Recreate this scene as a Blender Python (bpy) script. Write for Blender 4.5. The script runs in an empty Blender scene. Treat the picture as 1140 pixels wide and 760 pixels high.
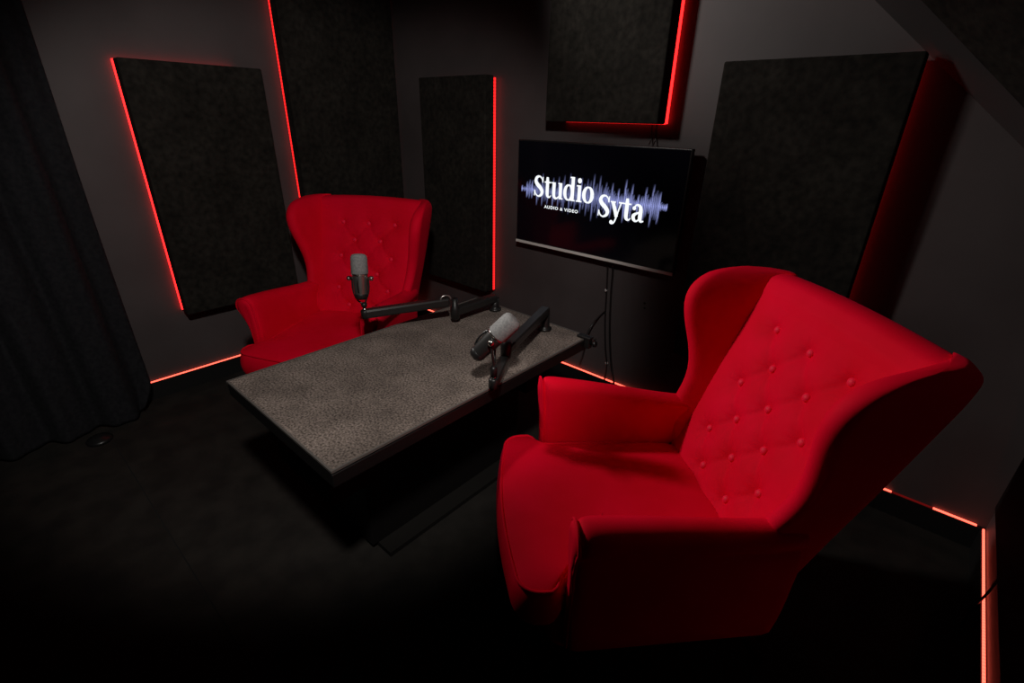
import bpy, bmesh, math, random
from mathutils import Vector, Matrix
random.seed(7)
PI = math.pi
COL = bpy.context.scene.collection
sc = bpy.context.scene

# ------------------------------------------------------------------ helpers
def tag(o, label=None, cat=None, group=None, kind=None):
    if label: o['label'] = label
    if cat: o['category'] = cat
    if group: o['group'] = group
    if kind: o['kind'] = kind
    return o

def thing(name, label, cat, loc=(0, 0, 0), rotz=0.0, group=None):
    o = bpy.data.objects.new(name, None)
    o.empty_display_size = 0.1
    COL.objects.link(o)
    o.location = loc
    o.rotation_euler = (0, 0, rotz)
    return tag(o, label, cat, group)

def obj(name, bm, m, parent=None, smooth=True, sub=0, bevel=0, loc=None, recalc=True):
    if recalc:
        bmesh.ops.recalc_face_normals(bm, faces=bm.faces[:])
    me = bpy.data.meshes.new(name)
    bm.to_mesh(me)
    bm.free()
    for p in me.polygons:
        p.use_smooth = smooth
    me.materials.append(m)
    o = bpy.data.objects.new(name, me)
    COL.objects.link(o)
    if parent: o.parent = parent
    if loc: o.location = loc
    if bevel:
        md = o.modifiers.new('bevel', 'BEVEL')
        md.width = bevel
        md.segments = 3
        md.limit_method = 'ANGLE'
        md.angle_limit = math.radians(40)
    if sub:
        md = o.modifiers.new('sub', 'SUBSURF')
        md.levels = sub
        md.render_levels = sub
    return o

def box(bm, x0, x1, y0, y1, z0, z1):
    vs = [bm.verts.new(p) for p in ((x0, y0, z0), (x1, y0, z0), (x1, y1, z0), (x0, y1, z0),
                                    (x0, y0, z1), (x1, y0, z1), (x1, y1, z1), (x0, y1, z1))]
    for f in ((0, 3, 2, 1), (4, 5, 6, 7), (0, 1, 5, 4), (1, 2, 6, 5), (2, 3, 7, 6), (3, 0, 4, 7)):
        bm.faces.new([vs[i] for i in f])
    return vs

def loft(bm, secs, closed=True, cap0=True, cap1=True):
    rows = [[bm.verts.new(p) for p in s] for s in secs]
    n = len(rows[0])
    for a, b in zip(rows[:-1], rows[1:]):
        for i in range(n if closed else n - 1):
            j = (i + 1) % n
            bm.faces.new((a[i], a[j], b[j], b[i]))
    if cap0: bm.faces.new(rows[0][::-1])
    if cap1: bm.faces.new(rows[-1])
    return rows

def ring(c, n, r, k=16, up=None):
    n = Vector(n).normalized()
    a = Vector((0, 0, 1)) if abs(n.z) < .95 else Vector((1, 0, 0))
    if up is not None: a = Vector(up)
    u = n.cross(a).normalized()
    v = n.cross(u)
    return [Vector(c) + u * (r * math.cos(2 * PI * i / k)) + v * (r * math.sin(2 * PI * i / k)) for i in range(k)]

def tube(bm, pts, r, k=12):
    pts = [Vector(p) for p in pts]
    secs = []
    for i, p in enumerate(pts):
        d = pts[min(i + 1, len(pts) - 1)] - pts[max(i - 1, 0)]
        rr = r[i] if isinstance(r, (list, tuple)) else r
        secs.append(ring(p, d, rr, k))
    # keep rings aligned
    for a in range(1, len(secs)):
        best = min(range(k), key=lambda s: sum((secs[a][(i + s) % k] - secs[a - 1][i]).length for i in range(0, k, 3)))
        secs[a] = secs[a][best:] + secs[a][:best]
    loft(bm, secs)

def lathe(bm, base, axis, prof, k=24):
    """prof: list of (distance along axis, radius)"""
    axis = Vector(axis).normalized()
    loft(bm, [ring(Vector(base) + axis * d, axis, max(r, 1e-4), k) for d, r in prof])

def smoothpts(pts, n=8):
    """Catmull-Rom through tuples of any length"""
    out = []
    P = [pts[0]] + list(pts) + [pts[-1]]
    for i in range(1, len(P) - 2):
        for j in range(n):
            t = j / n
            out.append(tuple(.5 * ((2 * b) + (-a + c) * t + (2 * a - 5 * b + 4 * c - d) * t * t + (-a + 3 * b - 3 * c + d) * t ** 3)
                             for a, b, c, d in zip(P[i - 1], P[i], P[i + 1], P[i + 2])))
    out.append(tuple(pts[-1]))
    return out

def lerp(tab, x):
    if x <= tab[0][0]: return tab[0][1]
    for (a, u), (b, v) in zip(tab[:-1], tab[1:]):
        if x <= b:
            return u + (v - u) * (x - a) / (b - a)
    return tab[-1][1]

def slerp_tab(tab, x):
    """smooth table interpolation (cubic hermite)"""
    n = len(tab)
    if x <= tab[0][0]: return tab[0][1]
    if x >= tab[-1][0]: return tab[-1][1]
    for i in range(n - 1):
        if x <= tab[i + 1][0]: break
    def m(k):
        a, b = max(k - 1, 0), min(k + 1, n - 1)
        return (tab[b][1] - tab[a][1]) / (tab[b][0] - tab[a][0])
    h = tab[i + 1][0] - tab[i][0]
    t = (x - tab[i][0]) / h
    return ((2 * t ** 3 - 3 * t * t + 1) * tab[i][1] + (t ** 3 - 2 * t * t + t) * h * m(i)
            + (-2 * t ** 3 + 3 * t * t) * tab[i + 1][1] + (t ** 3 - t * t) * h * m(i + 1))

# ------------------------------------------------------------------ materials
def mat(name, col, rough=.6, metal=0, spec=.5, **kw):
    m = bpy.data.materials.new(name)
    m.use_nodes = True
    b = m.node_tree.nodes['Principled BSDF']
    b.inputs['Base Color'].default_value = (*col, 1)
    b.inputs['Roughness'].default_value = rough
    b.inputs['Metallic'].default_value = metal
    b.inputs['Specular IOR Level'].default_value = spec
    for k, v in kw.items():
        b.inputs[k.replace('_', ' ')].default_value = v
    return m

def noisy(m, c1, c2, scale, bump=0.0, detail=4, lo=.35, hi=.65, dist=.01, scale2=None):
    nt = m.node_tree
    N, L = nt.nodes, nt.links
    b = N['Principled BSDF']
    tc = N.new('ShaderNodeTexCoord')
    n = N.new('ShaderNodeTexNoise')
    n.inputs['Scale'].default_value = scale
    n.inputs['Detail'].default_value = detail
    L.new(tc.outputs['Object'], n.inputs['Vector'])
    r = N.new('ShaderNodeValToRGB')
    r.color_ramp.elements[0].position = lo
    r.color_ramp.elements[1].position = hi
    r.color_ramp.elements[0].color = (*c1, 1)
    r.color_ramp.elements[1].color = (*c2, 1)
    L.new(n.outputs['Fac'], r.inputs['Fac'])
    col = r.outputs['Color']
    if scale2:
        n2 = N.new('ShaderNodeTexNoise')
        n2.inputs['Scale'].default_value = scale2
        n2.inputs['Detail'].default_value = 3
        L.new(tc.outputs['Object'], n2.inputs['Vector'])
        r2 = N.new('ShaderNodeValToRGB')
        r2.color_ramp.elements[0].position = .35
        r2.color_ramp.elements[1].position = .65
        r2.color_ramp.elements[0].color = (.72, .72, .72, 1)
        r2.color_ramp.elements[1].color = (1.1, 1.1, 1.1, 1)
        L.new(n2.outputs['Fac'], r2.inputs['Fac'])
        mx = N.new('ShaderNodeMix')
        mx.data_type = 'RGBA'
        mx.blend_type = 'MULTIPLY'
        mx.inputs[0].default_value = 1
        L.new(col, mx.inputs[6])
        L.new(r2.outputs['Color'], mx.inputs[7])
        col = mx.outputs[2]
    L.new(col, b.inputs['Base Color'])
    if bump:
        bp = N.new('ShaderNodeBump')
        bp.inputs['Strength'].default_value = bump
        bp.inputs['Distance'].default_value = dist
        L.new(n.outputs['Fac'], bp.inputs['Height'])
        L.new(bp.outputs['Normal'], b.inputs['Normal'])
    return m

def emit(name, col, s):
    m = mat(name, (.02, .02, .02), .5)
    b = m.node_tree.nodes['Principled BSDF']
    b.inputs['Emission Color'].default_value = (*col, 1)
    b.inputs['Emission Strength'].default_value = s
    return m

def led(name, col, dark, s, axis, pitch=.0165):
    """LED tape: evenly spaced bright diodes on a slightly dimmer tape"""
    m = emit(name, col, s)
    nt = m.node_tree
    N, L = nt.nodes, nt.links
    b = N['Principled BSDF']
    tc = N.new('ShaderNodeTexCoord')
    sp = N.new('ShaderNodeSeparateXYZ')
    L.new(tc.outputs['Object'], sp.inputs[0])
    mu = N.new('ShaderNodeMath'); mu.operation = 'MULTIPLY'
    mu.inputs[1].default_value = 2 * PI / pitch
    L.new(sp.outputs[axis], mu.inputs[0])
    si = N.new('ShaderNodeMath'); si.operation = 'SINE'
    L.new(mu.outputs[0], si.inputs[0])
    mr = N.new('ShaderNodeMapRange')
    mr.inputs['From Min'].default_value = -1
    mr.inputs['From Max'].default_value = 1
    mr.inputs['To Min'].default_value = s * dark
    mr.inputs['To Max'].default_value = s
    L.new(si.outputs[0], mr.inputs['Value'])
    L.new(mr.outputs[0], b.inputs['Emission Strength'])
    return m

M = {}
M['wall'] = noisy(mat('wall_paint', (.06, .055, .055), .55, spec=.35), (.064, .052, .052), (.080, .066, .066), 3, 0.0)
M['darkwall'] = noisy(mat('dark_wall_paint', (.01, .01, .01), .8, spec=.1), (.010, .009, .009), (.014, .012, .012), 3, 0.0)
M['floor'] = noisy(mat('floor_black', (.012, .011, .01), .75, spec=.25), (.012, .0105, .009), (.022, .019, .016), 9, .1, dist=.002)
M['ceil'] = mat('ceiling_paint', (.03, .028, .028), .8)
M['base'] = mat('baseboard_black', (.012, .012, .012), .3)
M['fabric'] = noisy(mat('acoustic_fabric', (.02, .018, .016), .95, spec=.15), (.010, .009, .0075), (.026, .023, .019), 38, .35, 6, .3, .7, .003, 7)
M['curtain'] = noisy(mat('curtain_black', (.010, .010, .012), .9, spec=.2), (.008, .008, .010), (.014, .014, .016), 60, .1, dist=.001)
M['rubber'] = mat('rubber_black', (.01, .01, .01), .35)
M['black'] = mat('black_metal', (.018, .017, .017), .38, .3)
M['satin'] = mat('satin_black_metal', (.045, .043, .042), .36, .6)
M['chrome'] = mat('chrome', (.75, .72, .68), .22, 1)
M['brushed'] = mat('brushed_silver', (.62, .58, .56), .3, .9)
M['foam'] = noisy(mat('grey_foam', (.2, .2, .2), .95, spec=.1), (.19, .19, .19), (.27, .265, .26), 160, .4, dist=.002)
M['micbody'] = mat('microphone_dark_grey', (.36, .33, .31), .33, .9)
M['silver'] = mat('tv_silver_trim', (.75, .70, .66), .4)
M['screen'] = mat('screen_glass', (.004, .004, .008), .12, spec=.5)
M['plastic'] = mat('black_plastic', (.012, .011, .011), .4)
M['wood'] = mat('table_black_edge', (.007, .006, .006), .5, spec=.3)
M['trim'] = mat('table_edge_binding', (.12, .11, .10), .45)
M['legwood'] = mat('leg_black_wood', (.012, .01, .01), .35)
M['plate'] = mat('base_plate_black', (.010, .009, .008), .8, spec=.15)
M['white'] = mat('white_clip', (.5, .5, .5), .5)
M['holes'] = mat('hole_black', (.002, .002, .002), .9)
carpet = mat('tabletop_carpet', (.1, .09, .085), .95, spec=.1)
M['carpet'] = noisy(carpet, (.045, .035, .030), (.34, .275, .238), 150, .6, 8, .30, .66, .004, 9)

def velvet(name, c1, c2):
    m = mat(name, c1, .75, spec=.08)
    nt = m.node_tree
    N, L = nt.nodes, nt.links
    b = N['Principled BSDF']
    tc = N.new('ShaderNodeTexCoord')
    n = N.new('ShaderNodeTexNoise')
    n.inputs['Scale'].default_value = 5
    n.inputs['Detail'].default_value = 3
    L.new(tc.outputs['Object'], n.inputs['Vector'])
    r = N.new('ShaderNodeValToRGB')
    r.color_ramp.elements[0].position = .35
    r.color_ramp.elements[1].position = .65
    r.color_ramp.elements[0].color = (*c1, 1)
    r.color_ramp.elements[1].color = (*c2, 1)
    L.new(n.outputs['Fac'], r.inputs['Fac'])
    L.new(r.outputs['Color'], b.inputs['Base Color'])
    b.inputs['Sheen Weight'].default_value = .12
    b.inputs['Sheen Roughness'].default_value = .35
    b.inputs['Sheen Tint'].default_value = (1, .005, .10, 1)
    n2 = N.new('ShaderNodeTexNoise')
    n2.inputs['Scale'].default_value = 420
    L.new(tc.outputs['Object'], n2.inputs['Vector'])
    bp = N.new('ShaderNodeBump')
    bp.inputs['Strength'].default_value = .15
    bp.inputs['Distance'].default_value = .001
    L.new(n2.outputs['Fac'], bp.inputs['Height'])
    L.new(bp.outputs['Normal'], b.inputs['Normal'])
    return m
M['velvet'] = velvet('red_velvet', (.76, .0003, .016), (.86, .0005, .026))
M['button'] = mat('red_button_fabric', (.9, .006, .045), .6, spec=.25)
RED = (1, .012, .012)
HOT = (1, .095, .058)
M['ledz'] = led('led_red_vertical', RED, .5, 2.3, 2)
M['ledhid'] = emit('led_red_hidden', RED, 2.3)
M['ledwide'] = emit('led_red_strong', RED, 4.5)
M['ledx'] = led('led_red_horizontal', RED, .55, 2.2, 0)
M['ledy'] = led('led_red_side', RED, .55, 3.5, 1)
M['hotx'] = emit('led_hot_x', HOT, 3.4)
M['hoty'] = led('led_hot_y', HOT, .7, 3.8, 1, .012)
M['dim'] = emit('led_dim', (1, .01, .01), .10)

# ------------------------------------------------------------------ room
XL, XR, YB, YF, ZC = -2.958, .438, 2.173, -1.3, 2.7
CAMH = 1.434
def structure(name, bm, m, **k):
    return tag(obj(name, bm, m, None, smooth=False, **k), kind='structure')
bm = bmesh.new(); box(bm, XL - .1, XR + .1, YF - .1, YB + .1, -.1, 0); structure('floor', bm, M['floor'])
bm = bmesh.new(); box(bm, XL - .1, XR + .1, YF - .1, YB + .1, ZC, ZC + .1); structure('ceiling', bm, M['ceil'])
bm = bmesh.new(); box(bm, XL - .1, XL, YF, YB, 0, ZC); structure('wall_left', bm, M['wall'])
bm = bmesh.new(); box(bm, XL - .1, XR + .1, YB, YB + .1, 0, ZC); structure('wall_back', bm, M['wall'])
bm = bmesh.new(); box(bm, XR, XR + .1, YF, YB, 0, ZC); structure('wall_right', bm, M['wall'])
bm = bmesh.new(); box(bm, XL - .1, XR + .1, YF - .1, YF, 0, ZC); structure('wall_front', bm, M['darkwall'])
BT = .014
bm = bmesh.new(); box(bm, XL, XL + BT, YF, YB, 0, .098); structure('baseboard_left', bm, M['base'])
bm = bmesh.new(); box(bm, XL + BT, XR - BT, YB - BT, YB, 0, .098); structure('baseboard_back', bm, M['base'])
bm = bmesh.new(); box(bm, XR - BT, XR, YF, YB, 0, .098); structure('baseboard_right', bm, M['base'])
# floor joint: a thin raised seam strip between two floor sheets
bm = bmesh.new(); box(bm, -2.75, .2, .168, .172, 0, .0012)
structure('trim_1', bm, M['holes'])
bm = bmesh.new()  # sloping boxed-in ceiling in the back right corner
A = Vector((-.385, YB, 1.806)); B = Vector((.438, YB, 1.10))
dirc = Vector((.30, -1, .62)).normalized()
P = [A, B, B + dirc * 1.15, A + dirc * 1.15]
nrm = (B - A).cross(dirc).normalized()
if nrm.z < 0: nrm = -nrm
def clampx(p): return Vector((min(p.x, XR), p.y, p.z))
q0 = [A, B, Vector((XR, 1.15, B.z + .62 * 1.02)), Vector((A.x + .30, 1.15, A.z + .62 * 1.02))]
q1 = [Vector((p.x, p.y, ZC)) for p in q0]
q1[0].x = -.6
vs = [bm.verts.new(p) for p in q0] + [bm.verts.new(p) for p in q1]
for f in ((0, 3, 2, 1), (4, 5, 6, 7), (0, 1, 5, 4), (1, 2, 6, 5), (2, 3, 7, 6), (3, 0, 4, 7)):
    bm.faces.new([vs[i] for i in f])
structure('trim_2', bm, M['ceil'])
# acoustic slab under the sloping ceiling
n_ = (q0[1] - q0[0]).cross(q0[3] - q0[0]).normalized()
if n_.z > 0: n_ = -n_
def bil(s, t, h):
    a = q0[0].lerp(q0[1], s); b = q0[3].lerp(q0[2], s)
    return a.lerp(b, t) + n_ * h
bm = bmesh.new()
c = [(.05, .14), (.965, .14), (.965, .97), (.07, .97)]
vs = [bm.verts.new(bil(s, t, .001)) for s, t in c] + [bm.verts.new(bil(s, t, .035)) for s, t in c]
for f in ((0, 3, 2, 1), (4, 5, 6, 7), (0, 1, 5, 4), (1, 2, 6, 5), (2, 3, 7, 6), (3, 0, 4, 7)):
    bm.faces.new([vs[i] for i in f])
o = obj('acoustic_panel', bm, M['fabric'], None, smooth=False, bevel=.004)
tag(o, 'black fabric acoustic slab fixed under the slanting ceiling at the upper right corner', 'acoustic panel')

# ------------------------------------------------------------------ acoustic panels
def panel_back(x0, x1, z0, z1, label, strips, front=.10):
    t = thing('acoustic_panel', label, 'acoustic panel', ((x0 + x1) / 2, YB, z0))
    ox, oz = (x0 + x1) / 2, z0
    bm = bmesh.new(); box(bm, x0 - ox, x1 - ox, -front, -.03, 0, z1 - z0)
    obj('fabric_panel', bm, M['fabric'], t, smooth=False, bevel=.006)
    for zb in (.05, z1 - z0 - .09):   # battens that hold the panel off the wall
        bm = bmesh.new(); box(bm, x0 - ox + .05, x1 - ox - .05, -.03, -.0006, zb, zb + .04)
        obj('batten', bm, M['wood'], t, smooth=False)
    for kind, a, b, mm in strips:
        bm = bmesh.new()
        if kind == 'R': box(bm, x1 - ox - .012, x1 - ox + .0, -.030, -.017, a - oz, b - oz)
        if kind == 'H': box(bm, x1 - ox - .030, x1 - ox - .018, -.028, -.020, a - oz, b - oz)
        if kind == 'W': box(bm, x1 - ox - .006, x1 - ox + .001, -.016, -.006, a - oz, b - oz)
        if kind == 'T': box(bm, a - ox, b - ox, -.026, -.014, z1 - oz - .012, z1 - oz)
        if kind == 'B': box(bm, a - ox, b - ox, -.016, -.006, -.001, .006)
        obj('light_strip', bm, M[mm], t, smooth=False)
    return t

panel_back(-1.628, -1.028, 1.423, 2.62, 'black fabric acoustic panel with red light behind it, directly above the television',
           [('W', 1.425, 2.62, 'ledwide'), ('B', -1.56, -1.035, 'ledx')])
panel_back(-.793, -.19, .432, 1.642, 'black fabric acoustic panel behind the foreground armchair, right of the television',
           [('H', .44, 1.63, 'ledhid')])
panel_back(-2.60, -2.043, .432, 1.642, 'black fabric acoustic panel left of the television, red light strip on its right edge',
           [('R', .434, 1.632, 'ledz'), ('T', -2.55, -2.06, 'dim')])

def panel_left(y0, y1, z0, z1, label, strips, front=.10):
    oy = (y0 + y1) / 2
    t = thing('acoustic_panel', label, 'acoustic panel', (XL, oy, z0))
    bm = bmesh.new(); box(bm, .03, front, y0 - oy, y1 - oy, 0, z1 - z0)
    obj('fabric_panel', bm, M['fabric'], t, smooth=False, bevel=.006)
    for zb in (.05, z1 - z0 - .09):
        bm = bmesh.new(); box(bm, .0006, .03, y0 - oy + .05, y1 - oy - .05, zb, zb + .04)
        obj('batten', bm, M['wood'], t, smooth=False)
    for kind, a, b, mm in strips:
        bm = bmesh.new()
        if kind == 'L': box(bm, .017, .030, y0 - oy, y0 - oy + .012, a - z0, b - z0)
        if kind == 'W': box(bm, .007, .018, y0 - oy - .001, y0 - oy + .008, a - z0, b - z0)
        if kind == 'T': box(bm, .014, .026, a - oy, b - oy, z1 - z0 - .012, z1 - z0)
        obj('light_strip', bm, M[mm], t, smooth=False)
    return t
panel_left(.655, 1.265, .45, 1.638, 'black fabric acoustic panel with a red glow on its left edge, nearest the black curtain',
           [('W', .46, 1.636, 'ledwide'), ('T', .66, 1.16, 'ledy')])
panel_left(1.395, 2.10, .75, 2.30, 'tall black fabric acoustic panel on the left wall behind the small red armchair',
           [('L', .76, 2.30, 'ledz')])

bm = bmesh.new(); box(bm, XR - .030, XR - .0006, YF + .1, 2.06, .256, 1.10)
tag(obj('wall_covering', bm, M['darkwall'], None, smooth=False, bevel=.006), 'black covering on the right wall, its lower edge just above the light strip', 'wall covering')
# ------------------------------------------------------------------ skirting light strips
def bar(name, ends, mm, label, grp=None):
    bm = bmesh.new(); box(bm, *ends)
    o = obj(name, bm, M[mm], None, smooth=False)
    return tag(o, label, 'light strip', grp)
zs = .098
bar('light_strip', (XL + .002, XL + .009, .405, YB - .02, zs, zs + .0042), 'hotx', 'glowing red light strip along the baseboard between curtain and left armchair')
bar('light_strip', (XL + .03, .152, YB - .010, YB - .002, zs, zs + .0042), 'hotx', 'long glowing red light strip on the back baseboard, behind table and foreground armchair')
bar('light_strip', (.153, .283, YB - .010, YB - .002, zs, zs + .004), 'dim', 'dim stretch of light strip between two bright ones, right of the foreground armchair')
bar('light_strip', (.284, XR - .026, YB - .010, YB - .002, zs, zs + .0042), 'hotx', 'short glowing red light strip on the back baseboard next to the right corner')
bar('light_strip', (XR - .010, XR - .004, .6, YB - .016, zs, zs + .0042), 'hoty', 'glowing red light strip along the right wall baseboard, at the photo\'s right edge')

# ------------------------------------------------------------------ television
tx, tz = -1.352, .785
TV = thing('television', 'flat television showing a white sound studio logo over a blue sound wave', 'television', (tx, YB, tz))
bm = bmesh.new(); box(bm, -.480, .480, -.061, -.035, 0, .548); obj('housing', bm, M['plastic'], TV, smooth=False, bevel=.004)
bm = bmesh.new(); box(bm, -.30, .30, -.035, -.012, .06, .42); obj('back_cover', bm, M['plastic'], TV, smooth=False, bevel=.006)
bm = bmesh.new(); box(bm, -.12, .12, -.014, -.0005, .14, .34); obj('wall_mount', bm, M['black'], TV, smooth=False)
bm = bmesh.new(); box(bm, -.472, .472, -.0625, -.0600, .022, .541); obj('screen', bm, M['screen'], TV, smooth=False)
bm = bmesh.new(); box(bm, -.480, .480, -.0655, -.0605, .002, .017); obj('bottom_trim', bm, M['silver'], TV, smooth=False, bevel=.002)
# lettering -------------------------------------------------------
def ribbon(bm, pts, X, Z, s, y):
    pts = smoothpts(pts, 7) if len(pts) > 2 else pts
    rows = []
    for i, p in enumerate(pts):
        a = pts[max(i - 1, 0)]; b = pts[min(i + 1, len(pts) - 1)]
        dx, dz = b[0] - a[0], b[1] - a[1]
        l = math.hypot(dx, dz) or 1
        nx, nz = -dz / l, dx / l
        w = p[2] / 2
        rows.append((bm.verts.new((X + s * (p[0] + nx * w), y, Z + s * (p[1] + nz * w))),
                     bm.verts.new((X + s * (p[0] - nx * w), y, Z + s * (p[1] - nz * w)))))
    for a, b in zip(rows[:-1], rows[1:]):
        bm.faces.new((a[0], a[1], b[1], b[0]))
def disc(bm, cx, cz, r, X, Z, s, y):
    bm.faces.new([bm.verts.new((X + s * (cx + r * math.cos(i * PI / 8)), y, Z + s * (cz + r * math.sin(i * PI / 8)))) for i in range(16)])
SR = .065
def ell(cx, cz, rx, rz, thick, thin):
    return [(cx + rx * math.cos(a), cz + rz * math.sin(a), thin + (thick - thin) * abs(math.cos(a)) ** 1.3) for a in [2 * PI * i / 24 for i in range(25)]]
G = {
 'S': (.68, [[(.575, .70, .05), (.53, .86, .07), (.38, .965, .08), (.20, .91, .14), (.13, .74, .19), (.24, .58, .21), (.42, .44, .21), (.55, .27, .2), (.50, .10, .15), (.32, .01, .08), (.15, .10, .07), (.085, .28, .05)],
             [(.60, .96, .05), (.585, .68, .05)], [(.07, .30, .05), (.06, .02, .06)]], []),
 't': (.44, [[(.19, .97, .13), (.2, .72, .19), (.2, .20, .19), (.25, .06, .14), (.35, .03, .08), (.44, .12, .05)], [(.02, .73, SR), (.42, .73, SR)]], []),
 'u': (.75, [[(.17, .765, .19), (.17, .22, .19), (.23, .06, .15), (.35, .02, .09), (.48, .12, .06)], [(.02, .735, SR), (.2, .735, SR)],
             [(.57, .765, .19), (.57, .0, .19)], [(.43, .735, SR), (.58, .735, SR)], [(.58, .032, SR), (.73, .032, SR)]], []),
 'd': (.74, [ell(.31, .37, .22, .345, .19, .07), [(.54, 1.11, .19), (.54, .0, .19)], [(.38, 1.078, SR), (.55, 1.078, SR)], [(.55, .032, SR), (.70, .032, SR)]], []),
 'i': (.37, [[(.19, .765, .19), (.19, .0, .19)], [(.03, .735, SR), (.2, .735, SR)], [(.02, .032, SR), (.36, .032, SR)]], [(.18, .97, .12)]),
 'o': (.66, [ell(.32, .375, .23, .345, .2, .07)], []),
 'y': (.66, [[(.12, .74, .17), (.25, .42, .18), (.37, .08, .17)], [(.56, .74, .07), (.46, .42, .07), (.35, .02, .08), (.25, -.20, .08), (.12, -.26, .07)],
             [(.0, .735, SR), (.27, .735, SR)], [(.43, .735, SR), (.68, .735, SR)]], [(.12, -.19, .095)]),
 'a': (.70, [[(.13, .62, .07), (.26, .745, .08), (.42, .68, .15), (.47, .52, .19), (.47, .18, .19), (.53, .05, .12), (.66, .07, .05)],
             [(.47, .45, .07), (.28, .37, .10), (.14, .26, .17), (.15, .12, .17), (.26, .03, .10), (.38, .08, .07), (.46, .2, .06)]], [(.14, .585, .09)]),
}
def word(bm, txt, X, Z, s, y):
    for ch in txt:
        adv, st, ds = G[ch]
        for p in st: ribbon(bm, p, X, Z, s, y)
        for d in ds: disc(bm, *d, X, Z, s, y)
        X += adv * s
M['logo'] = emit('logo_white', (.93, .97, 1), 1.05)
bm = bmesh.new()
word(bm, 'Studio', -1.714 - tx, 1.056 - tz, .1055, -.0634)
word(bm, 'Syta', -1.304 - tx, 1.004 - tz, .1035, -.0634)
obj('lettering', bm, M['logo'], TV, smooth=False, recalc=False)
cu = bpy.data.curves.new('small_lettering', 'FONT')
cu.body = 'AUDIO & VIDEO'; cu.size = .0215; cu.space_character = 1.2; cu.offset = .0006
o = bpy.data.objects.new('small_lettering', cu); COL.objects.link(o)
bpy.context.view_layer.update()
me = bpy.data.meshes.new_from_object(o.evaluated_get(bpy.context.evaluated_depsgraph_get()))
bpy.data.objects.remove(o)
xs = [v.co.x for v in me.vertices]; w_ = max(xs) - min(xs)
for v in me.vertices:
    v.co = Vector((-1.637 - tx + (v.co.x - min(xs)) * .218 / w_, -.0634, 1.000 - tz + v.co.y))
me.materials.clear(); me.materials.append(M['logo'])
o = bpy.data.objects.new('small_lettering', me); COL.objects.link(o); o.parent = TV
# sound wave on the screen: thin bars that fade towards their tips
wm = bpy.data.materials.new('screen_wave'); wm.use_nodes = True
N, L = wm.node_tree.nodes, wm.node_tree.links
b = N['Principled BSDF']; b.inputs['Base Color'].default_value = (.004, .004, .008, 1); b.inputs['Roughness'].default_value = .12
at = N.new('ShaderNodeAttribute'); at.attribute_name = 'glow'
L.new(at.outputs['Color'], b.inputs['Emission Color']); b.inputs['Emission Strength'].default_value = 1
bm = bmesh.new(); lay = bm.loops.layers.float_color.new('glow')
def wbar(x, zc, hu, hd, w, k):
    rows = []
    for f in (-1, -.55, 0, .55, 1):
        z = zc + (f * hu if f > 0 else f * hd)
        g = k * (1 - abs(f)) ** .9
        rows.append([bm.verts.new((x + sx * w, -.0630, z)) for sx in (-1, 0, 1)] + [g])
    for a, b_ in zip(rows[:-1], rows[1:]):
        for i in (0, 1):
            f = bm.faces.new((a[i], a[i + 1], b_[i + 1], b_[i]))
            for lp, (g, ii) in zip(f.loops, ((a[3], i), (a[3], i + 1), (b_[3], i + 1), (b_[3], i))):
                v = g if ii == 1 else g * .12
                lp[lay] = (.42 * v, .47 * v, 1.0 * v, 1)
        # glow
env = [(-1.795, .02), (-1.76, .045), (-1.742, .09), (-1.72, .04), (-1.70, .075), (-1.67, .09), (-1.6, .07), (-1.53, .10), (-1.48, .10), (-1.42, .08),
       (-1.36, .11), (-1.30, .10), (-1.27, .08), (-1.24, .105), (-1.21, .05), (-1.17, .10), (-1.14, .10), (-1.11, .06), (-1.085, .045), (-1.06, .08), (-1.035, .115), (-1.0, .10), (-.975, .06), (-.95, .02)]
x = -1.795; i = 0
while x < -.945:
    e = lerp(env, x)
    k = 1 if i % 4 == 0 else random.uniform(.3, .7)
    zc_ = 1.086
    wbar(x - tx, zc_ - tz, e * k * random.uniform(.85, 1.1), e * k * random.uniform(.85, 1.15), .0062 if k == 1 else .0075, (random.uniform(.9, 1.3) if x > -1.3 or x < -1.7 else random.uniform(.5, .9)) * (1 if k == 1 else .75))
    x += .0088; i += 1
o = obj('sound_wave', bm, wm, TV, smooth=False, recalc=False)

# ------------------------------------------------------------------ cables on the wall
def cable(pts, r, label, m='rubber', name='cable', cat='cable', grp=None):
    bm = bmesh.new(); tube(bm, smoothpts(pts, 8), r, 8)
    return tag(obj(name, bm, M[m]), label, cat, grp)
cable([(-1.10, 2.168, 1.44), (-1.098, 2.168, 1.40), (-1.094, 2.165, 1.36), (-1.095, 2.150, 1.338)], .0028, 'thin black cable from upper panel to television, left one of the pair')
cable([(-1.078, 2.168, 1.44), (-1.076, 2.168, 1.40), (-1.072, 2.165, 1.36), (-1.073, 2.150, 1.338)], .0028, 'thin black cable from upper panel to television, right one of the pair')
cable([(-1.245, 2.150, .768), (-1.243, 2.163, .735), (-1.236, 2.165, .62), (-1.226, 2.165, .45), (-1.206, 2.164, .30), (-1.185, 2.163, .20), (-1.18, 2.150, .12), (-1.18, 2.13, .012)], .0045, 'black cable hanging below the television, held by two white clips')
cable([(-1.212, 2.150, .765), (-1.211, 2.164, .73), (-1.207, 2.165, .60), (-1.190, 2.165, .40), (-1.160, 2.164, .22), (-1.12, 2.145, .12), (-1.09, 2.12, .012)], .0055, 'black cable hanging below the television, right of the clipped one')
for z, x in ((.617, -1.240), (.202, -1.188)):
    bm = bmesh.new(); lathe(bm, (x, YB - .0005, z), (0, -1, 0), [(0, .008), (.010, .008), (.013, .005)], 12)
    tag(obj('cable_clip', bm, M['white']), 'small white cable clip on the back wall, ' + ('upper one just under the television' if z > .5 else 'lower one near the baseboard'), 'clip')
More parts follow.
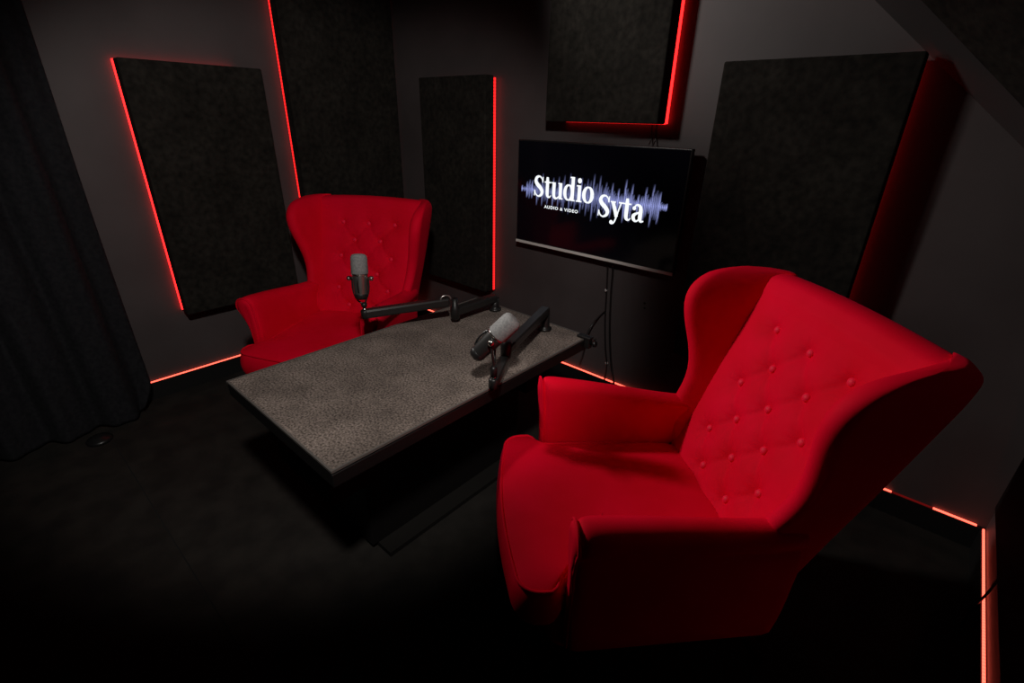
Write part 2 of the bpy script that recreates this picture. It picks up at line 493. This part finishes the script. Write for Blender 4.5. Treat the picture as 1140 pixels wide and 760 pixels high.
cable([(-1.232, 2.166, .50), (-1.262, 2.150, .46), (-1.285, 2.11, .40), (-1.26, 2.02, .34), (-1.20, 1.90, .40), (-1.06, 1.76, .50), (-1.0, 1.70, .56)], .004, 'black cable looping from the wall to the far end of the table')
bm = bmesh.new()
lathe(bm, (-1.017, YB + .0005, .60), (0, -1, 0), [(0, .006), (.0015, .006)], 10)
lathe(bm, (-1.013, YB + .0005, .575), (0, -1, 0), [(0, .005), (.0015, .005)], 10)
tag(obj('wall_plug', bm, M['holes']), 'two small dark screw plugs in the back wall right of the cables', 'screw plug')

# ------------------------------------------------------------------ curtain + little foot
bm = bmesh.new()
ny, nz = 150, 34
def curt(y, f, off):
    z = .012 + 2.6 * f
    amp = .030 * (1 - .35 * f)
    ph = y * 2 * PI / .21
    x = -2.855 + amp * math.sin(ph + .5 * math.sin(y * 9)) + .010 * math.sin(ph * 2.3 + 4 * f) + .012 * math.sin(9 * f + y * 5)
    flare = .045 * max(0, 1 - f / .35) ** 1.5
    return Vector((x + flare + off, y - (.05 * max(0, (y - .30) / .10) * max(0, 1 - f / .05) if y > .3 else 0), z + .03 * max(0, (y - .30) / .10) ** 2 * max(0, 1 - f / .05)))
rows = []
for k in range(nz + 1):
    f = (k / nz) ** 1.5
    rows.append([curt(-1.2 + 1.605 * j / ny, f, 0) for j in range(ny + 1)])
R0 = [[bm.verts.new(p) for p in r] for r in rows]
for a, b_ in zip(R0[:-1], R0[1:]):
    for j in range(ny):
        bm.faces.new((a[j], a[j + 1], b_[j + 1], b_[j]))
o = obj('curtain', bm, M['curtain'])
md = o.modifiers.new('solid', 'SOLIDIFY'); md.thickness = .006
tag(o, 'long black curtain hanging in folds at the left side of the room', 'curtain')
bm = bmesh.new(); lathe(bm, (-2.705, .13, 0), (0, 0, 1), [(0, .050), (.008, .052), (.016, .046), (.020, .030), (.026, .024), (.028, .010)], 28)
tag(obj('round_foot', bm, M['rubber']), 'small round black foot on the floor peeking out from under the curtain hem', 'stand foot')

# ------------------------------------------------------------------ table
tx0, tx1, ty0, ty1, tzp = -1.676, -.991, .440, 1.632, .600
cx, cy = (tx0 + tx1) / 2, (ty0 + ty1) / 2
T = thing('table', 'low rectangular table topped with grey-brown carpet, between the two red armchairs', 'table', (cx, cy, 0))
hx, hy = (tx1 - tx0) / 2, (ty1 - ty0) / 2
bm = bmesh.new(); box(bm, -hx + .006, hx - .006, -hy + .006, hy - .006, tzp - .012, tzp)
obj('carpet_top', bm, M['carpet'], T, smooth=False, bevel=.003)
bm = bmesh.new()
for b_ in ((-hx, -hx + .006, -hy, hy), (hx - .006, hx, -hy, hy), (-hx + .006, hx - .006, -hy, -hy + .006), (-hx + .006, hx - .006, hy - .006, hy)):
    box(bm, *b_, tzp - .006, tzp + .001)
obj('edge_binding', bm, M['trim'], T, smooth=False)
bm = bmesh.new(); box(bm, -hx + .001, hx - .001, -hy + .001, hy - .001, tzp - .055, tzp - .012)
obj('table_board', bm, M['wood'], T, smooth=False, bevel=.003)
for s in (-1, 1):
    bm = bmesh.new(); ya = s * (hy - .13); box(bm, -.17, .17, ya - .07, ya + .07, .33, .40)
    obj('cross_beam', bm, M['plate'], T, smooth=False, bevel=.003)
bm = bmesh.new(); box(bm, -.13, .13, -hy + .20, hy - .20, .022, tzp - .055)
obj('pedestal', bm, M['wood'], T, smooth=False, bevel=.004)
for s in (-1, 1):
    bm = bmesh.new(); box(bm, -.15, .15, s * (hy - .13) - .02, s * (hy - .13) + .02, .40, tzp - .055)
    obj('bracket', bm, M['plastic'], T, smooth=False)
bm = bmesh.new(); box(bm, -.20, .20, -.372, .372, 0, .022)
obj('base_plate', bm, M['plate'], T, smooth=False, bevel=.002)

# ------------------------------------------------------------------ armchairs
def hw(z):   # half width of the inner back
    return slerp_tab([(.40, .235), (.57, .262), (.80, .295), (1.0, .318)], z)
def ub(z):   # inner face of the back
    return -.10 - .42 * (z - .45)
def ur(z):   # rear face of the back
    return slerp_tab([(.17, -.18), (.30, -.215), (.45, -.265), (.75, -.355), (1.0, -.425)], z)
ROWS = [(.885, (-.155, 0, .155)), (.797, (-.078, .078)), (.712, (-.152, 0, .152)), (.630, (-.075, .075)), (.548, (-.148, 0, .148)), (.462, (-.075, .075))]
BUT = [(v, z) for z, vs_ in ROWS for v in vs_]
def seg_d(p, a, b):
    ax, ay = a; bx, by = b
    t = max(0, min(1, ((p[0] - ax) * (bx - ax) + (p[1] - ay) * (by - ay)) / ((bx - ax) ** 2 + (by - ay) ** 2)))
    return math.hypot(p[0] - ax - t * (bx - ax), p[1] - ay - t * (by - ay))
SEG = [(a, b) for i, a in enumerate(BUT) for b in BUT[i + 1:] if .05 < abs(a[0] - b[0]) < .10 and .05 < abs(a[1] - b[1]) < .11]
def puff(v, z):
    d = min(math.hypot(v - a, z - b) for a, b in BUT)
    h = -.011 * math.exp(-(d / .020) ** 2) - .011 * math.exp(-(d / .050) ** 2)
    s = min(seg_d((v, z), a, b) for a, b in SEG)
    h -= .0045 * math.exp(-(s / .010) ** 2)
    # radiating gathers round the buttons
    bv, bz = min(BUT, key=lambda q: math.hypot(v - q[0], z - q[1]))
    h += .0016 * math.sin(math.atan2(z - bz, v - bv) * 9) * math.exp(-((d - .03) / .016) ** 2)
    return h

def make_chair(label, loc, rotz):
    C_ = thing('armchair', label, 'armchair', loc, rotz, None)
    vm = M['velvet']
    # --- backrest: side profile swept across
    bm = bmesh.new()
    zt = 1.0
    path = []
    nf = 96
    for i in range(nf + 1):
        z = .38 + (zt - .03 - .38) * i / nf
        path.append((ub(z), z, 1))
    u0, z0 = ub(zt - .03), zt - .03
    u1 = ur(zt - .03)
    mid, rad = (u0 + u1) / 2, (u0 - u1) / 2
    for i in range(1, 12):
        a = PI * i / 12
        path.append((mid + rad * math.cos(a), z0 + .040 * math.sin(a) ** .8, 0))
    for i in range(0, 15):
        z = (zt - .03) + (.20 - zt + .03) * i / 14
        path.append((ur(z), z, 0))
    path += [(-.16, .20, 0), (-.08, .25, 0)]
    nv = 72
    secs = []
    for j in range(nv + 1):
        t = -1 + 2 * j / nv
        s = []
        for u, z, fr in path:
            w = hw(max(z, .40)) + .012
            if not fr: w *= max(.93, 1 - .07 * (u0 - u) / (u0 - u1)) if z > .9 else .93
            v = t * w
            du = 0
            if fr:
                du = puff(v, z) + .010 * (1 - abs(t) ** 6)
                fade = min(1, (z - .38) / .03)
                du *= fade
            else:
                du = -.012 * (1 - t * t) if z < .95 and u < -.2 else 0
            dz = 0
            if z > .955: dz = .012 * (1 - t * t) + .004
            s.append(Vector((v, u + du, z + dz)))
        secs.append(s)
    loft(bm, secs)
    back = obj('backrest', bm, vm, C_)
    # --- buttons
    bme = None
    for v, z in BUT:
        u = ub(z) + puff(v, z) + .010 * (1 - abs(v / hw(z)) ** 6)
        if bme is None:
            bm = bmesh.new(); lathe(bm, (0, -.004, 0), (0, 1, .42), [(0, .0115), (.005, .0125), (.010, .0105), (.0135, .005), (.014, .0005)], 14)
            o = obj('button', bm, M['button'], C_)
            bme = o.data
        else:
            o = bpy.data.objects.new('button', bme); COL.objects.link(o); o.parent = C_
        o.location = (v, u + .003, z)
    # --- wings
    UF = [(.17, -.13), (.40, -.10), (.50, -.09), (.57, -.085), (.64, -.128), (.72, -.135), (.80, -.118), (.88, -.098), (.94, -.105), (.98, -.135), (1.0, -.165), (1.015, -.215), (1.024, -.28)]
    VF = [(.17, .285), (.45, .295), (.57, .315), (.70, .342), (.85, .378), (.94, .392), (1.0, .385), (1.024, .36)]
    TH = [(.17, .05), (.57, .052), (.80, .060), (.93, .064), (.98, .056), (1.0, .044), (1.015, .030), (1.024, .012)]
    VB = [(.17, .258), (.45, .280), (.75, .318), (.93, .342), (.98, .342), (1.0, .338), (1.015, .330), (1.024, .318)]
    for s in (1, -1):
        bm = bmesh.new(); secs = []
        zs_ = [.17, .2, .26, .34, .42, .50, .57, .62, .68, .74, .80, .85, .90, .94, .965, .985, 1.0, 1.010, 1.018, 1.024]
        for z in zs_:
            uf, vf, th = slerp_tab(UF, z), slerp_tab(VF, z), lerp(TH, z)
            A_ = Vector((hw(min(z, 1.0)) - .035, ub(min(max(z, .3), 1.0)) - .05))
            Bv = Vector((lerp(VB, z), ur(min(z, 1.0)) + (0 if z < .985 else (z - .985) * .9)))
            tip = Vector((vf, uf))
            d = (tip - Vector((lerp(VB, z) - th * .3, A_.y))).normalized()
            nrm_ = Vector((d.y, -d.x))
            if nrm_.x < 0: nrm_ = -nrm_
            cc = tip - d * (th / 2) - nrm_ * (th / 2)
            loop = [A_, A_.lerp(cc - nrm_ * th / 2, .4) , A_.lerp(cc - nrm_ * th / 2, .75)]
            for k in range(0, 9):
                a = -PI / 2 + PI * k / 8
                loop.append(cc + d * (th / 2 * math.cos(a)) + nrm_ * (th / 2 * math.sin(a)))
            o_ = loop[-1]
            loop += [o_.lerp(Bv, .3) + nrm_ * .004, o_.lerp(Bv, .65) + nrm_ * .006, Bv + Vector((-.004, .02)), Bv + Vector((-.022, .0)), Vector((Bv.x - .07, Bv.y + .006))]
            secs.append([Vector((p.x * s, p.y, z)) for p in loop])
        loft(bm, secs)
        obj('wing', bm, vm, C_, sub=1)
    # --- arms
    for s in (1, -1):
        bm = bmesh.new(); secs = []
        us = [.360, .352, .338, .30, .22, .12, .02, -.06, -.12, -.17, -.21]
        for i, u in enumerate(us):
            f = (u + .21) / .57
            zt_ = slerp_tab([(-.21, .590), (-.10, .592), (.0, .604), (.12, .622), (.25, .640), (.36, .650)], u)
            vi = .248 + .022 * f
            r = .036 + .012 * f
            vc = vi + .030 + .022 * f
            zc_ = zt_ - r
            prof = [(vi + .012, .172), (vi + .004, .30), (vi, .42), (vi, .50)]
            for k in range(0, 10):
                a = PI - k * (PI * 1.32) / 9
                prof.append((vc + r * math.cos(a), zc_ + r * math.sin(a)))
            prof += [(vc + r * .35, zc_ - r * 1.35), (vi + .060, .50), (vi + .052, .42), (vi + .048, .30), (vi + .048, .172)]
            sh = {0: .016, 1: .005}.get(i, 0)
            pc = Vector((vi + .035, .45))
            pts = []
            for (v, z) in prof:
                q = Vector((v, z))
                dd = q - pc
                if sh: q = q - Vector((max(-sh, min(sh, dd.x * .5)), max(-sh, min(sh, dd.y * .2))))
                pts.append(Vector((q.x * s, u + .010 * max(0, (z - .45) / .2), q.y)))
            secs.append(pts)
        loft(bm, secs)
        obj('armrest', bm, vm, C_, sub=1)
        # front facing of the arm: teardrop panel with a corded rim
        vi, r = .270, .048; vc = vi + .052; zc_ = .650 - r
        rim = [(vi + .026, .20), (vi + .014, .32), (vi + .008, .45), (vi + .004, .54)]
        for k in range(0, 9):
            a = PI - k * (PI * 1.25) / 8
            rim.append((vc + (r - .007) * math.cos(a), zc_ + (r - .007) * math.sin(a)))
        rim += [(vi + .050, .50), (vi + .042, .42), (vi + .036, .30), (vi + .032, .20)]
        bm = bmesh.new()
        def fy(z): return .358 + .010 * max(0, (z - .45) / .2)
        cpt = Vector((vi + .035, .50))
        def sc_(q, k): return (cpt.x + (q[0] - cpt.x) * k, cpt.y + (q[1] - cpt.y) * (1 - (1 - k) * .35))
        secs = []
        for k, dy in ((1, 0), (.92, .008), (.6, .013), (.25, .011)):
            secs.append([Vector((sc_(q, k)[0] * s, fy(q[1]) + dy, sc_(q, k)[1])) for q in rim])
        loft(bm, secs)
        fp = obj('arm_front', bm, vm, C_)
        bm = bmesh.new(); tube(bm, smoothpts([(q[0] * s, fy(q[1]) + .004, q[1]) for q in rim], 3), .0042, 8)
        obj('piping', bm, vm, fp)
    # --- seat frame
    bm = bmesh.new(); secs = []
    def outline(wf, wr_, uf, ur_, rc, n=7, bulge=.0):
        pts = []
        for (x, y, a0) in ((wf - rc, uf - rc, 0), (-(wf - rc), uf - rc, PI / 2)):
            for k in range(n):
                a = a0 + PI / 2 * k / (n - 1)
                pts.append((x + rc * math.cos(a), y + rc * math.sin(a)))
            if a0 == 0:
                for k in range(1, 6):
                    t = k / 6
                    pts.append(((wf - rc) * (1 - 2 * t), uf + bulge * 4 * t * (1 - t)))
        pts += [(-wr_, ur_), (-wr_ / 3, ur_), (wr_ / 3, ur_), (wr_, ur_)]
        return pts
    for z, g in ((.170, -.008), (.174, 0), (.20, .002), (.28, .004), (.293, 0), (.298, -.01)):
        secs.append([Vector((x, y, z)) for x, y in outline(.284 + g, .255 + g, .405 + g + (z - .17) * .12, -.19, .05, bulge=.012)])
    loft(bm, secs)
    obj('seat_frame', bm, vm, C_)
    # --- cushion (T shaped)
    def tshape(k):
        base = []
        wf, wi, uF, uT, uB, rc = .312, .262, .496, .385, -.13, .062
        for j in range(8):
            a = PI / 2 * j / 7
            base.append((wf - rc + rc * math.cos(a), uF - rc + rc * math.sin(a)))
        right = [(wi - .01, uB), (wi, uB + .12), (wi, .1), (wi, uT - .045), (wi + .003, uT - .02), (wi + .016, uT), (wf - .012, uT + .010), (wf, uT + .025)]
        mid_ = [((wf - rc) * (1 - 2 * t / 8), uF + .022 * 4 * (t / 8) * (1 - t / 8)) for t in range(1, 8)]
        half = right + base
        pts = half + mid_ + [(-x, y) for x, y in half[::-1]] + [(-.13, uB), (0, uB), (.13, uB)]
        return pts
    base = tshape(1)
    n = len(base)
    def off(pts, d):
        out = []
        for i, (x, y) in enumerate(pts):
            a = Vector(pts[i - 1]); b_ = Vector(pts[(i + 1) % n]); t = (b_ - a).normalized()
            out.append((x - t.y * -d, y + t.x * -d) if False else (x + t.y * d, y - t.x * d))
        return out
    secs = []
    def crown(x, y): return .016 * max(0, 1 - (x / .30) ** 2) * max(0, 1 - ((y - .18) / .33) ** 2)
    for z, d in ((.292, -.014), (.300, .0), (.325, .011), (.360, .015), (.395, .009), (.415, .0), (.420, -.006)):
        secs.append([Vector((x, y, z)) for x, y in off(base, d)])
    p2 = off(base, -.006)
    for k in (.965, .92, .84, .70, .5, .25):
        s_ = []
        for x, y in p2:
            X_, Y_ = x * k, .16 + (y - .16) * k
            s_.append(Vector((X_, Y_, .420 + .010 * min(1, (1 - k) / .12) + crown(X_, Y_))))
        secs.append(s_)
    bm = bmesh.new(); loft(bm, secs)
    cu_ = obj('seat_cushion', bm, vm, C_, sub=1)
    bm = bmesh.new()
    loop = off(base, -.001)
    lp = [Vector((x, y, .419)) for x, y in loop[:]]
    tube(bm, lp[1:-3], .0042, 8)
    obj('piping', bm, vm, cu_)
    # --- legs
    for s in (1, -1):
        bm = bmesh.new(); tube(bm, [(s * .245, .34, .172), (s * .247, .345, .12), (s * .250, .352, .0)], [.022, .020, .013], 14)
        obj('leg', bm, M['legwood'], C_)
    for s in (1, -1):
        bm = bmesh.new(); tube(bm, [(s * .225, -.14, .172), (s * .232, -.18, .10), (s * .240, -.235, .0)], [.022, .019, .013], 14)
        obj('leg', bm, M['legwood'], C_)
    return C_

def copy_tree(o, parent=None):
    c = o.copy(); COL.objects.link(c); c.parent = parent
    for ch in [x for x in bpy.data.objects if x.parent == o]:
        copy_tree(ch, c)
    return c
chair = make_chair('red velvet wingback armchair in the foreground, right of the table, its dark side facing us', (-.373, 1.178, 0), -2.35 - PI / 2)
c2 = copy_tree(chair)
c2.location = (-2.249, 1.248, 0); c2.rotation_euler = (0, 0, -1.067 - PI / 2)
c2['label'] = 'red velvet wingback armchair behind the table on the left, near the left wall panels'

# ------------------------------------------------------------------ microphones and arms
def boxdir(bm, a, b, w, h, up=(0, 0, 1)):
    """rounded-ish rectangular bar from a to b"""
    a, b = Vector(a), Vector(b)
    d = (b - a).normalized(); s = d.cross(Vector(up)).normalized(); u = s.cross(d)
    secs = []
    for e, k in ((a, .8), (a + d * .004, 1), (b - d * .004, 1), (b, .8)):
        secs.append([e + s * (x * w / 2 * k) + u * (y * h / 2 * k) for x, y in ((1, .6), (.8, 1), (-.8, 1), (-1, .6), (-1, -.6), (-.8, -1), (.8, -1), (1, -.6))])
    loft(bm, secs)

def make_arm(label, base, elbow, elbow2, end, tipz, hook=True):
    A_ = thing('boom_stand', label, 'microphone stand', (base[0], base[1], tzp + .0012))
    o0 = Vector((base[0], base[1], tzp + .0012))
    L_ = lambda p: Vector(p) - o0
    bm = bmesh.new()
    lathe(bm, L_((base[0], base[1], tzp + .0012)), (0, 0, 1), [(0, .030), (.008, .030), (.010, .022), (.020, .019), (base[2] - tzp - .002, .019)], 20)
    obj('base_post', bm, M['black'], A_)
    bm = bmesh.new(); boxdir(bm, L_(base), L_(elbow), .040, .036)
    obj('lower_arm', bm, M['satin'], A_, smooth=False)
    bm = bmesh.new()
    lathe(bm, L_((elbow[0], elbow[1], elbow[2] - .036)), (0, 0, 1), [(0, .016), (.004, .020), (.030, .021), (.056, .021), (.062, .015), (max(elbow2[2] - elbow[2] + .050, .066), .014)], 18)
    obj('elbow_joint', bm, M['black'], A_)
    bm = bmesh.new(); boxdir(bm, L_(elbow2), L_(end), .034, .036)
    ua = obj('upper_arm', bm, M['satin'], A_, smooth=False)
    # ring shaped cable holder at the elbow
    d = (Vector(end) - Vector(elbow2)).normalized()
    if hook:
     bm = bmesh.new()
     cc = L_(elbow2) + Vector((0, 0, .010)) + d * .012
     tube(bm, [cc + d * (.024 * math.cos(a)) + Vector((0, 0, .020 * math.sin(a))) for a in [PI * i / 12 for i in range(13)]], .0034, 8)
     obj('cable_hook', bm, M['brushed'], A_)
    bm = bmesh.new(); e = L_(end)
    lathe(bm, e + Vector((0, 0, -.020)), (0, 0, 1), [(0, .010), (.003, .017), (.034, .017), (.038, .012)], 16)
    obj('end_joint', bm, M['black'], A_)
    bm = bmesh.new(); lathe(bm, e + Vector((0, 0, .018)), (0, 0, 1), [(0, .0085), (.006, .0085), (.006, .006), (tipz - end[2] - .018, .006)], 12)
    obj('threaded_stud', bm, M['chrome'], A_)
    return A_

def make_mic(label, foot, rear, front, side, bmat='micbody'):
    """rear -> front is the microphone axis, foot is the top of the arm's stud, side the yoke axis"""
    o0 = Vector(foot)
    Mc = thing('microphone', label, 'microphone', foot)
    r_, f_ = Vector(rear) - o0, Vector(front) - o0
    ax = (f_ - r_).normalized(); Ln = (f_ - r_).length
    side = (Vector(side) - ax * Vector(side).dot(ax)).normalized()
    k = Ln / .19
    bm = bmesh.new()
    lathe(bm, r_, ax, [(0, .012 * k), (.002 * k, .021 * k), (.010 * k, .026 * k), (.022 * k, .0275 * k), (.045 * k, .029 * k), (.098 * k, .0315 * k), (.104 * k, .0315 * k)], 32)
    body = obj('body', bm, M[bmat], Mc)
    bm = bmesh.new()
    lathe(bm, r_, ax, [(.0 * k, .0135 * k), (-.001 * k, .020 * k), (.008 * k, .0268 * k), (.0215 * k, .0282 * k), (.0225 * k, .0276 * k)], 32)
    obj('end_cap', bm, M['plastic'], Mc)
    bm = bmesh.new(); lathe(bm, r_, ax, [(.100 * k, .0325 * k), (.108 * k, .0330 * k), (.109 * k, .030 * k)], 32)
    obj('collar_ring', bm, M['chrome'], Mc)
    bm = bmesh.new()
    lathe(bm, r_, ax, [(.106 * k, .0335 * k), (.110 * k, .0350 * k), (.170 * k, .0340 * k), (.182 * k, .031 * k), (.188 * k, .024 * k), (.190 * k, .012 * k)], 32)
    obj('foam_windscreen', bm, M['foam'], Mc)
    piv = r_ + ax * (.088 * k)
    up = side.cross(ax)
    for s in (1, -1):
        bm = bmesh.new()
        lathe(bm, piv + side * (s * .031 * k), side * s, [(0, .006), (.010 * k, .006), (.010 * k, .0095 * k), (.020 * k, .0105 * k), (.024 * k, .007 * k)], 16)
        obj('yoke_knob', bm, M['chrome'], Mc)
    # yoke: a bracket wrapping round the rear of the body down to the stud
    bm = bmesh.new()
    foot0 = Vector((0, 0, .030 if ax.z < .85 else .012))
    dn = (foot0 - piv); dn = (dn - side * dn.dot(side))
    pts = [piv + side * .034 * k, piv + side * .0335 * k + dn * .45, piv + side * .020 * k + dn * .82, foot0, piv - side * .020 * k + dn * .82, piv - side * .0335 * k + dn * .45, piv - side * .034 * k]
    tube(bm, smoothpts([tuple(p) for p in pts], 6), .0038 * k, 8)
    lathe(bm, Vector((0, 0, 0)), (0, 0, 1), [(0, .011), (foot0.z, .0125), (foot0.z + .006, .008)], 16)
    obj('yoke', bm, M['plastic'], Mc)
    bm = bmesh.new()   # thin wire loop at the back
    p0 = r_ + ax * (.03 * k)
    tube(bm, smoothpts([tuple(p0 + side * .028 * k * a + up * b_ * k + ax * c_ * k) for a, b_, c_ in ((0, .027, .0), (.0, .034, .02), (.0, .036, .045), (.0, .031, .07))], 5), .0035, 8)
    obj('internal_cable', bm, M['rubber'], Mc)
    return Mc

armL = make_arm('low black boom stand on the table\'s far left corner, carrying the upright microphone',
                (-1.49, 1.575, .662), (-1.505, 1.335, .655), (-1.525, 1.315, .700), (-1.668, .990, .695), .725)
make_mic('grey foam topped microphone standing upright in front of the far red armchair', (-1.668, .990, .7255), (-1.675, .985, .758), (-1.700, 1.010, .935), (.75, .66, .1))
armR = make_arm('low black boom stand on the table\'s far right end, carrying the tilted microphone',
                (-1.172, 1.555, .690), (-1.045, 1.165, .683), (-1.040, 1.150, .645), (-.962, 1.012, .640), .665, False)
make_mic('grey foam microphone tilted sideways above the right table edge, facing the foreground armchair', (-.962, 1.012, .6655), (-1.027, .990, .722), (-.935, 1.080, .858), (.55, -.80, .1), 'satin')
# clamp at the far right corner of the table
t = thing('table_clamp', 'small dark clamp with knobs on the far right corner of the table', 'clamp', (-.975, 1.60, tzp - .06))
bm = bmesh.new(); box(bm, -.010, .012, -.014, .014, .022, .073); box(bm, -.05, .0155, -.015, .015, .0625, .0735)
obj('clamp_body', bm, M['black'], t, smooth=False, bevel=.003)
bm = bmesh.new(); lathe(bm, (.012, 0, .045), (1, 0, .2), [(0, .006), (.014, .006), (.016, .013), (.026, .013), (.028, .008)], 14)
obj('knob', bm, M['rubber'], t)
# mic cables
0 and cable([(-1.02, 1.005, .75), (-1.04, 1.04, .70), (-1.03, 1.10, .668), (-1.03, 1.16, .702), (-1.09, 1.34, .707), (-1.15, 1.52, .712), (-1.17, 1.60, .66), (-1.16, 1.66, .56), (-1.15, 1.68, .40)], .003, 'thin black cable lying along the right microphone arm')
# wire crossing the right light strip
cable([(.405, 1.72, .006), (.412, 1.735, .07), (.420, 1.745, .112), (.430, 1.76, .16), (.434, 1.77, .22)], .0035, 'thin dark wire crossing the light strip on the right wall', name='wire')

# ------------------------------------------------------------------ light
def spot(name, loc, target, power, angle, blend, radius, col=(1, .95, .9)):
    l = bpy.data.lights.new(name, 'SPOT'); l.energy = power; l.spot_size = math.radians(angle); l.spot_blend = blend
    l.shadow_soft_size = radius; l.color = col
    o = bpy.data.objects.new(name, l); COL.objects.link(o)
    o.location = loc
    o.rotation_euler = (Vector(target) - Vector(loc)).to_track_quat('-Z', 'Y').to_euler()
    return o
spot('ceiling_spot_left', (-2.4, .60, 1.95), (-.10, 1.25, 1.00), 128, 53, 1.0, .08)
spot('added_wall_wash', (-1.9, .80, 2.30), (-.95, 2.17, 1.95), 58, 56, .9, .10)  # added wash light that brightens the upper back wall, not a fixture of the room
spot('ceiling_spot_right', (-.05, 0, 2.42), (-2.1, 1.15, .76), 108, 63, .42, .08)
w = bpy.data.worlds.new('world'); sc.world = w; w.use_nodes = True
w.node_tree.nodes['Background'].inputs[0].default_value = (.01, .01, .012, 1)
w.node_tree.nodes['Background'].inputs[1].default_value = .1

# ------------------------------------------------------------------ camera
cam = bpy.data.cameras.new('camera'); cam.sensor_width = 36; cam.lens = 538.985 * 36 / 1140; cam.clip_start = .02
co = bpy.data.objects.new('camera', cam); COL.objects.link(co)
r = Vector((0.746489891876851, 0.6650890751956421, 0.020232730440870057))
d = Vector((0.2922225604080138, -0.30036689533103306, -0.9079568840962555))
f = Vector((-0.5977949619345015, 0.6836930965313325, -0.4185748836721168))
co.matrix_world = Matrix(((r.x, -d.x, -f.x, 0), (r.y, -d.y, -f.y, 0), (r.z, -d.z, -f.z, CAMH), (0, 0, 0, 1)))
sc.camera = co
sc.view_settings.view_transform = 'Standard'
sc.view_settings.look = 'None'
sc.view_settings.gamma = 1
sc.view_settings.use_curve_mapping = False
sc.view_settings.exposure = 0
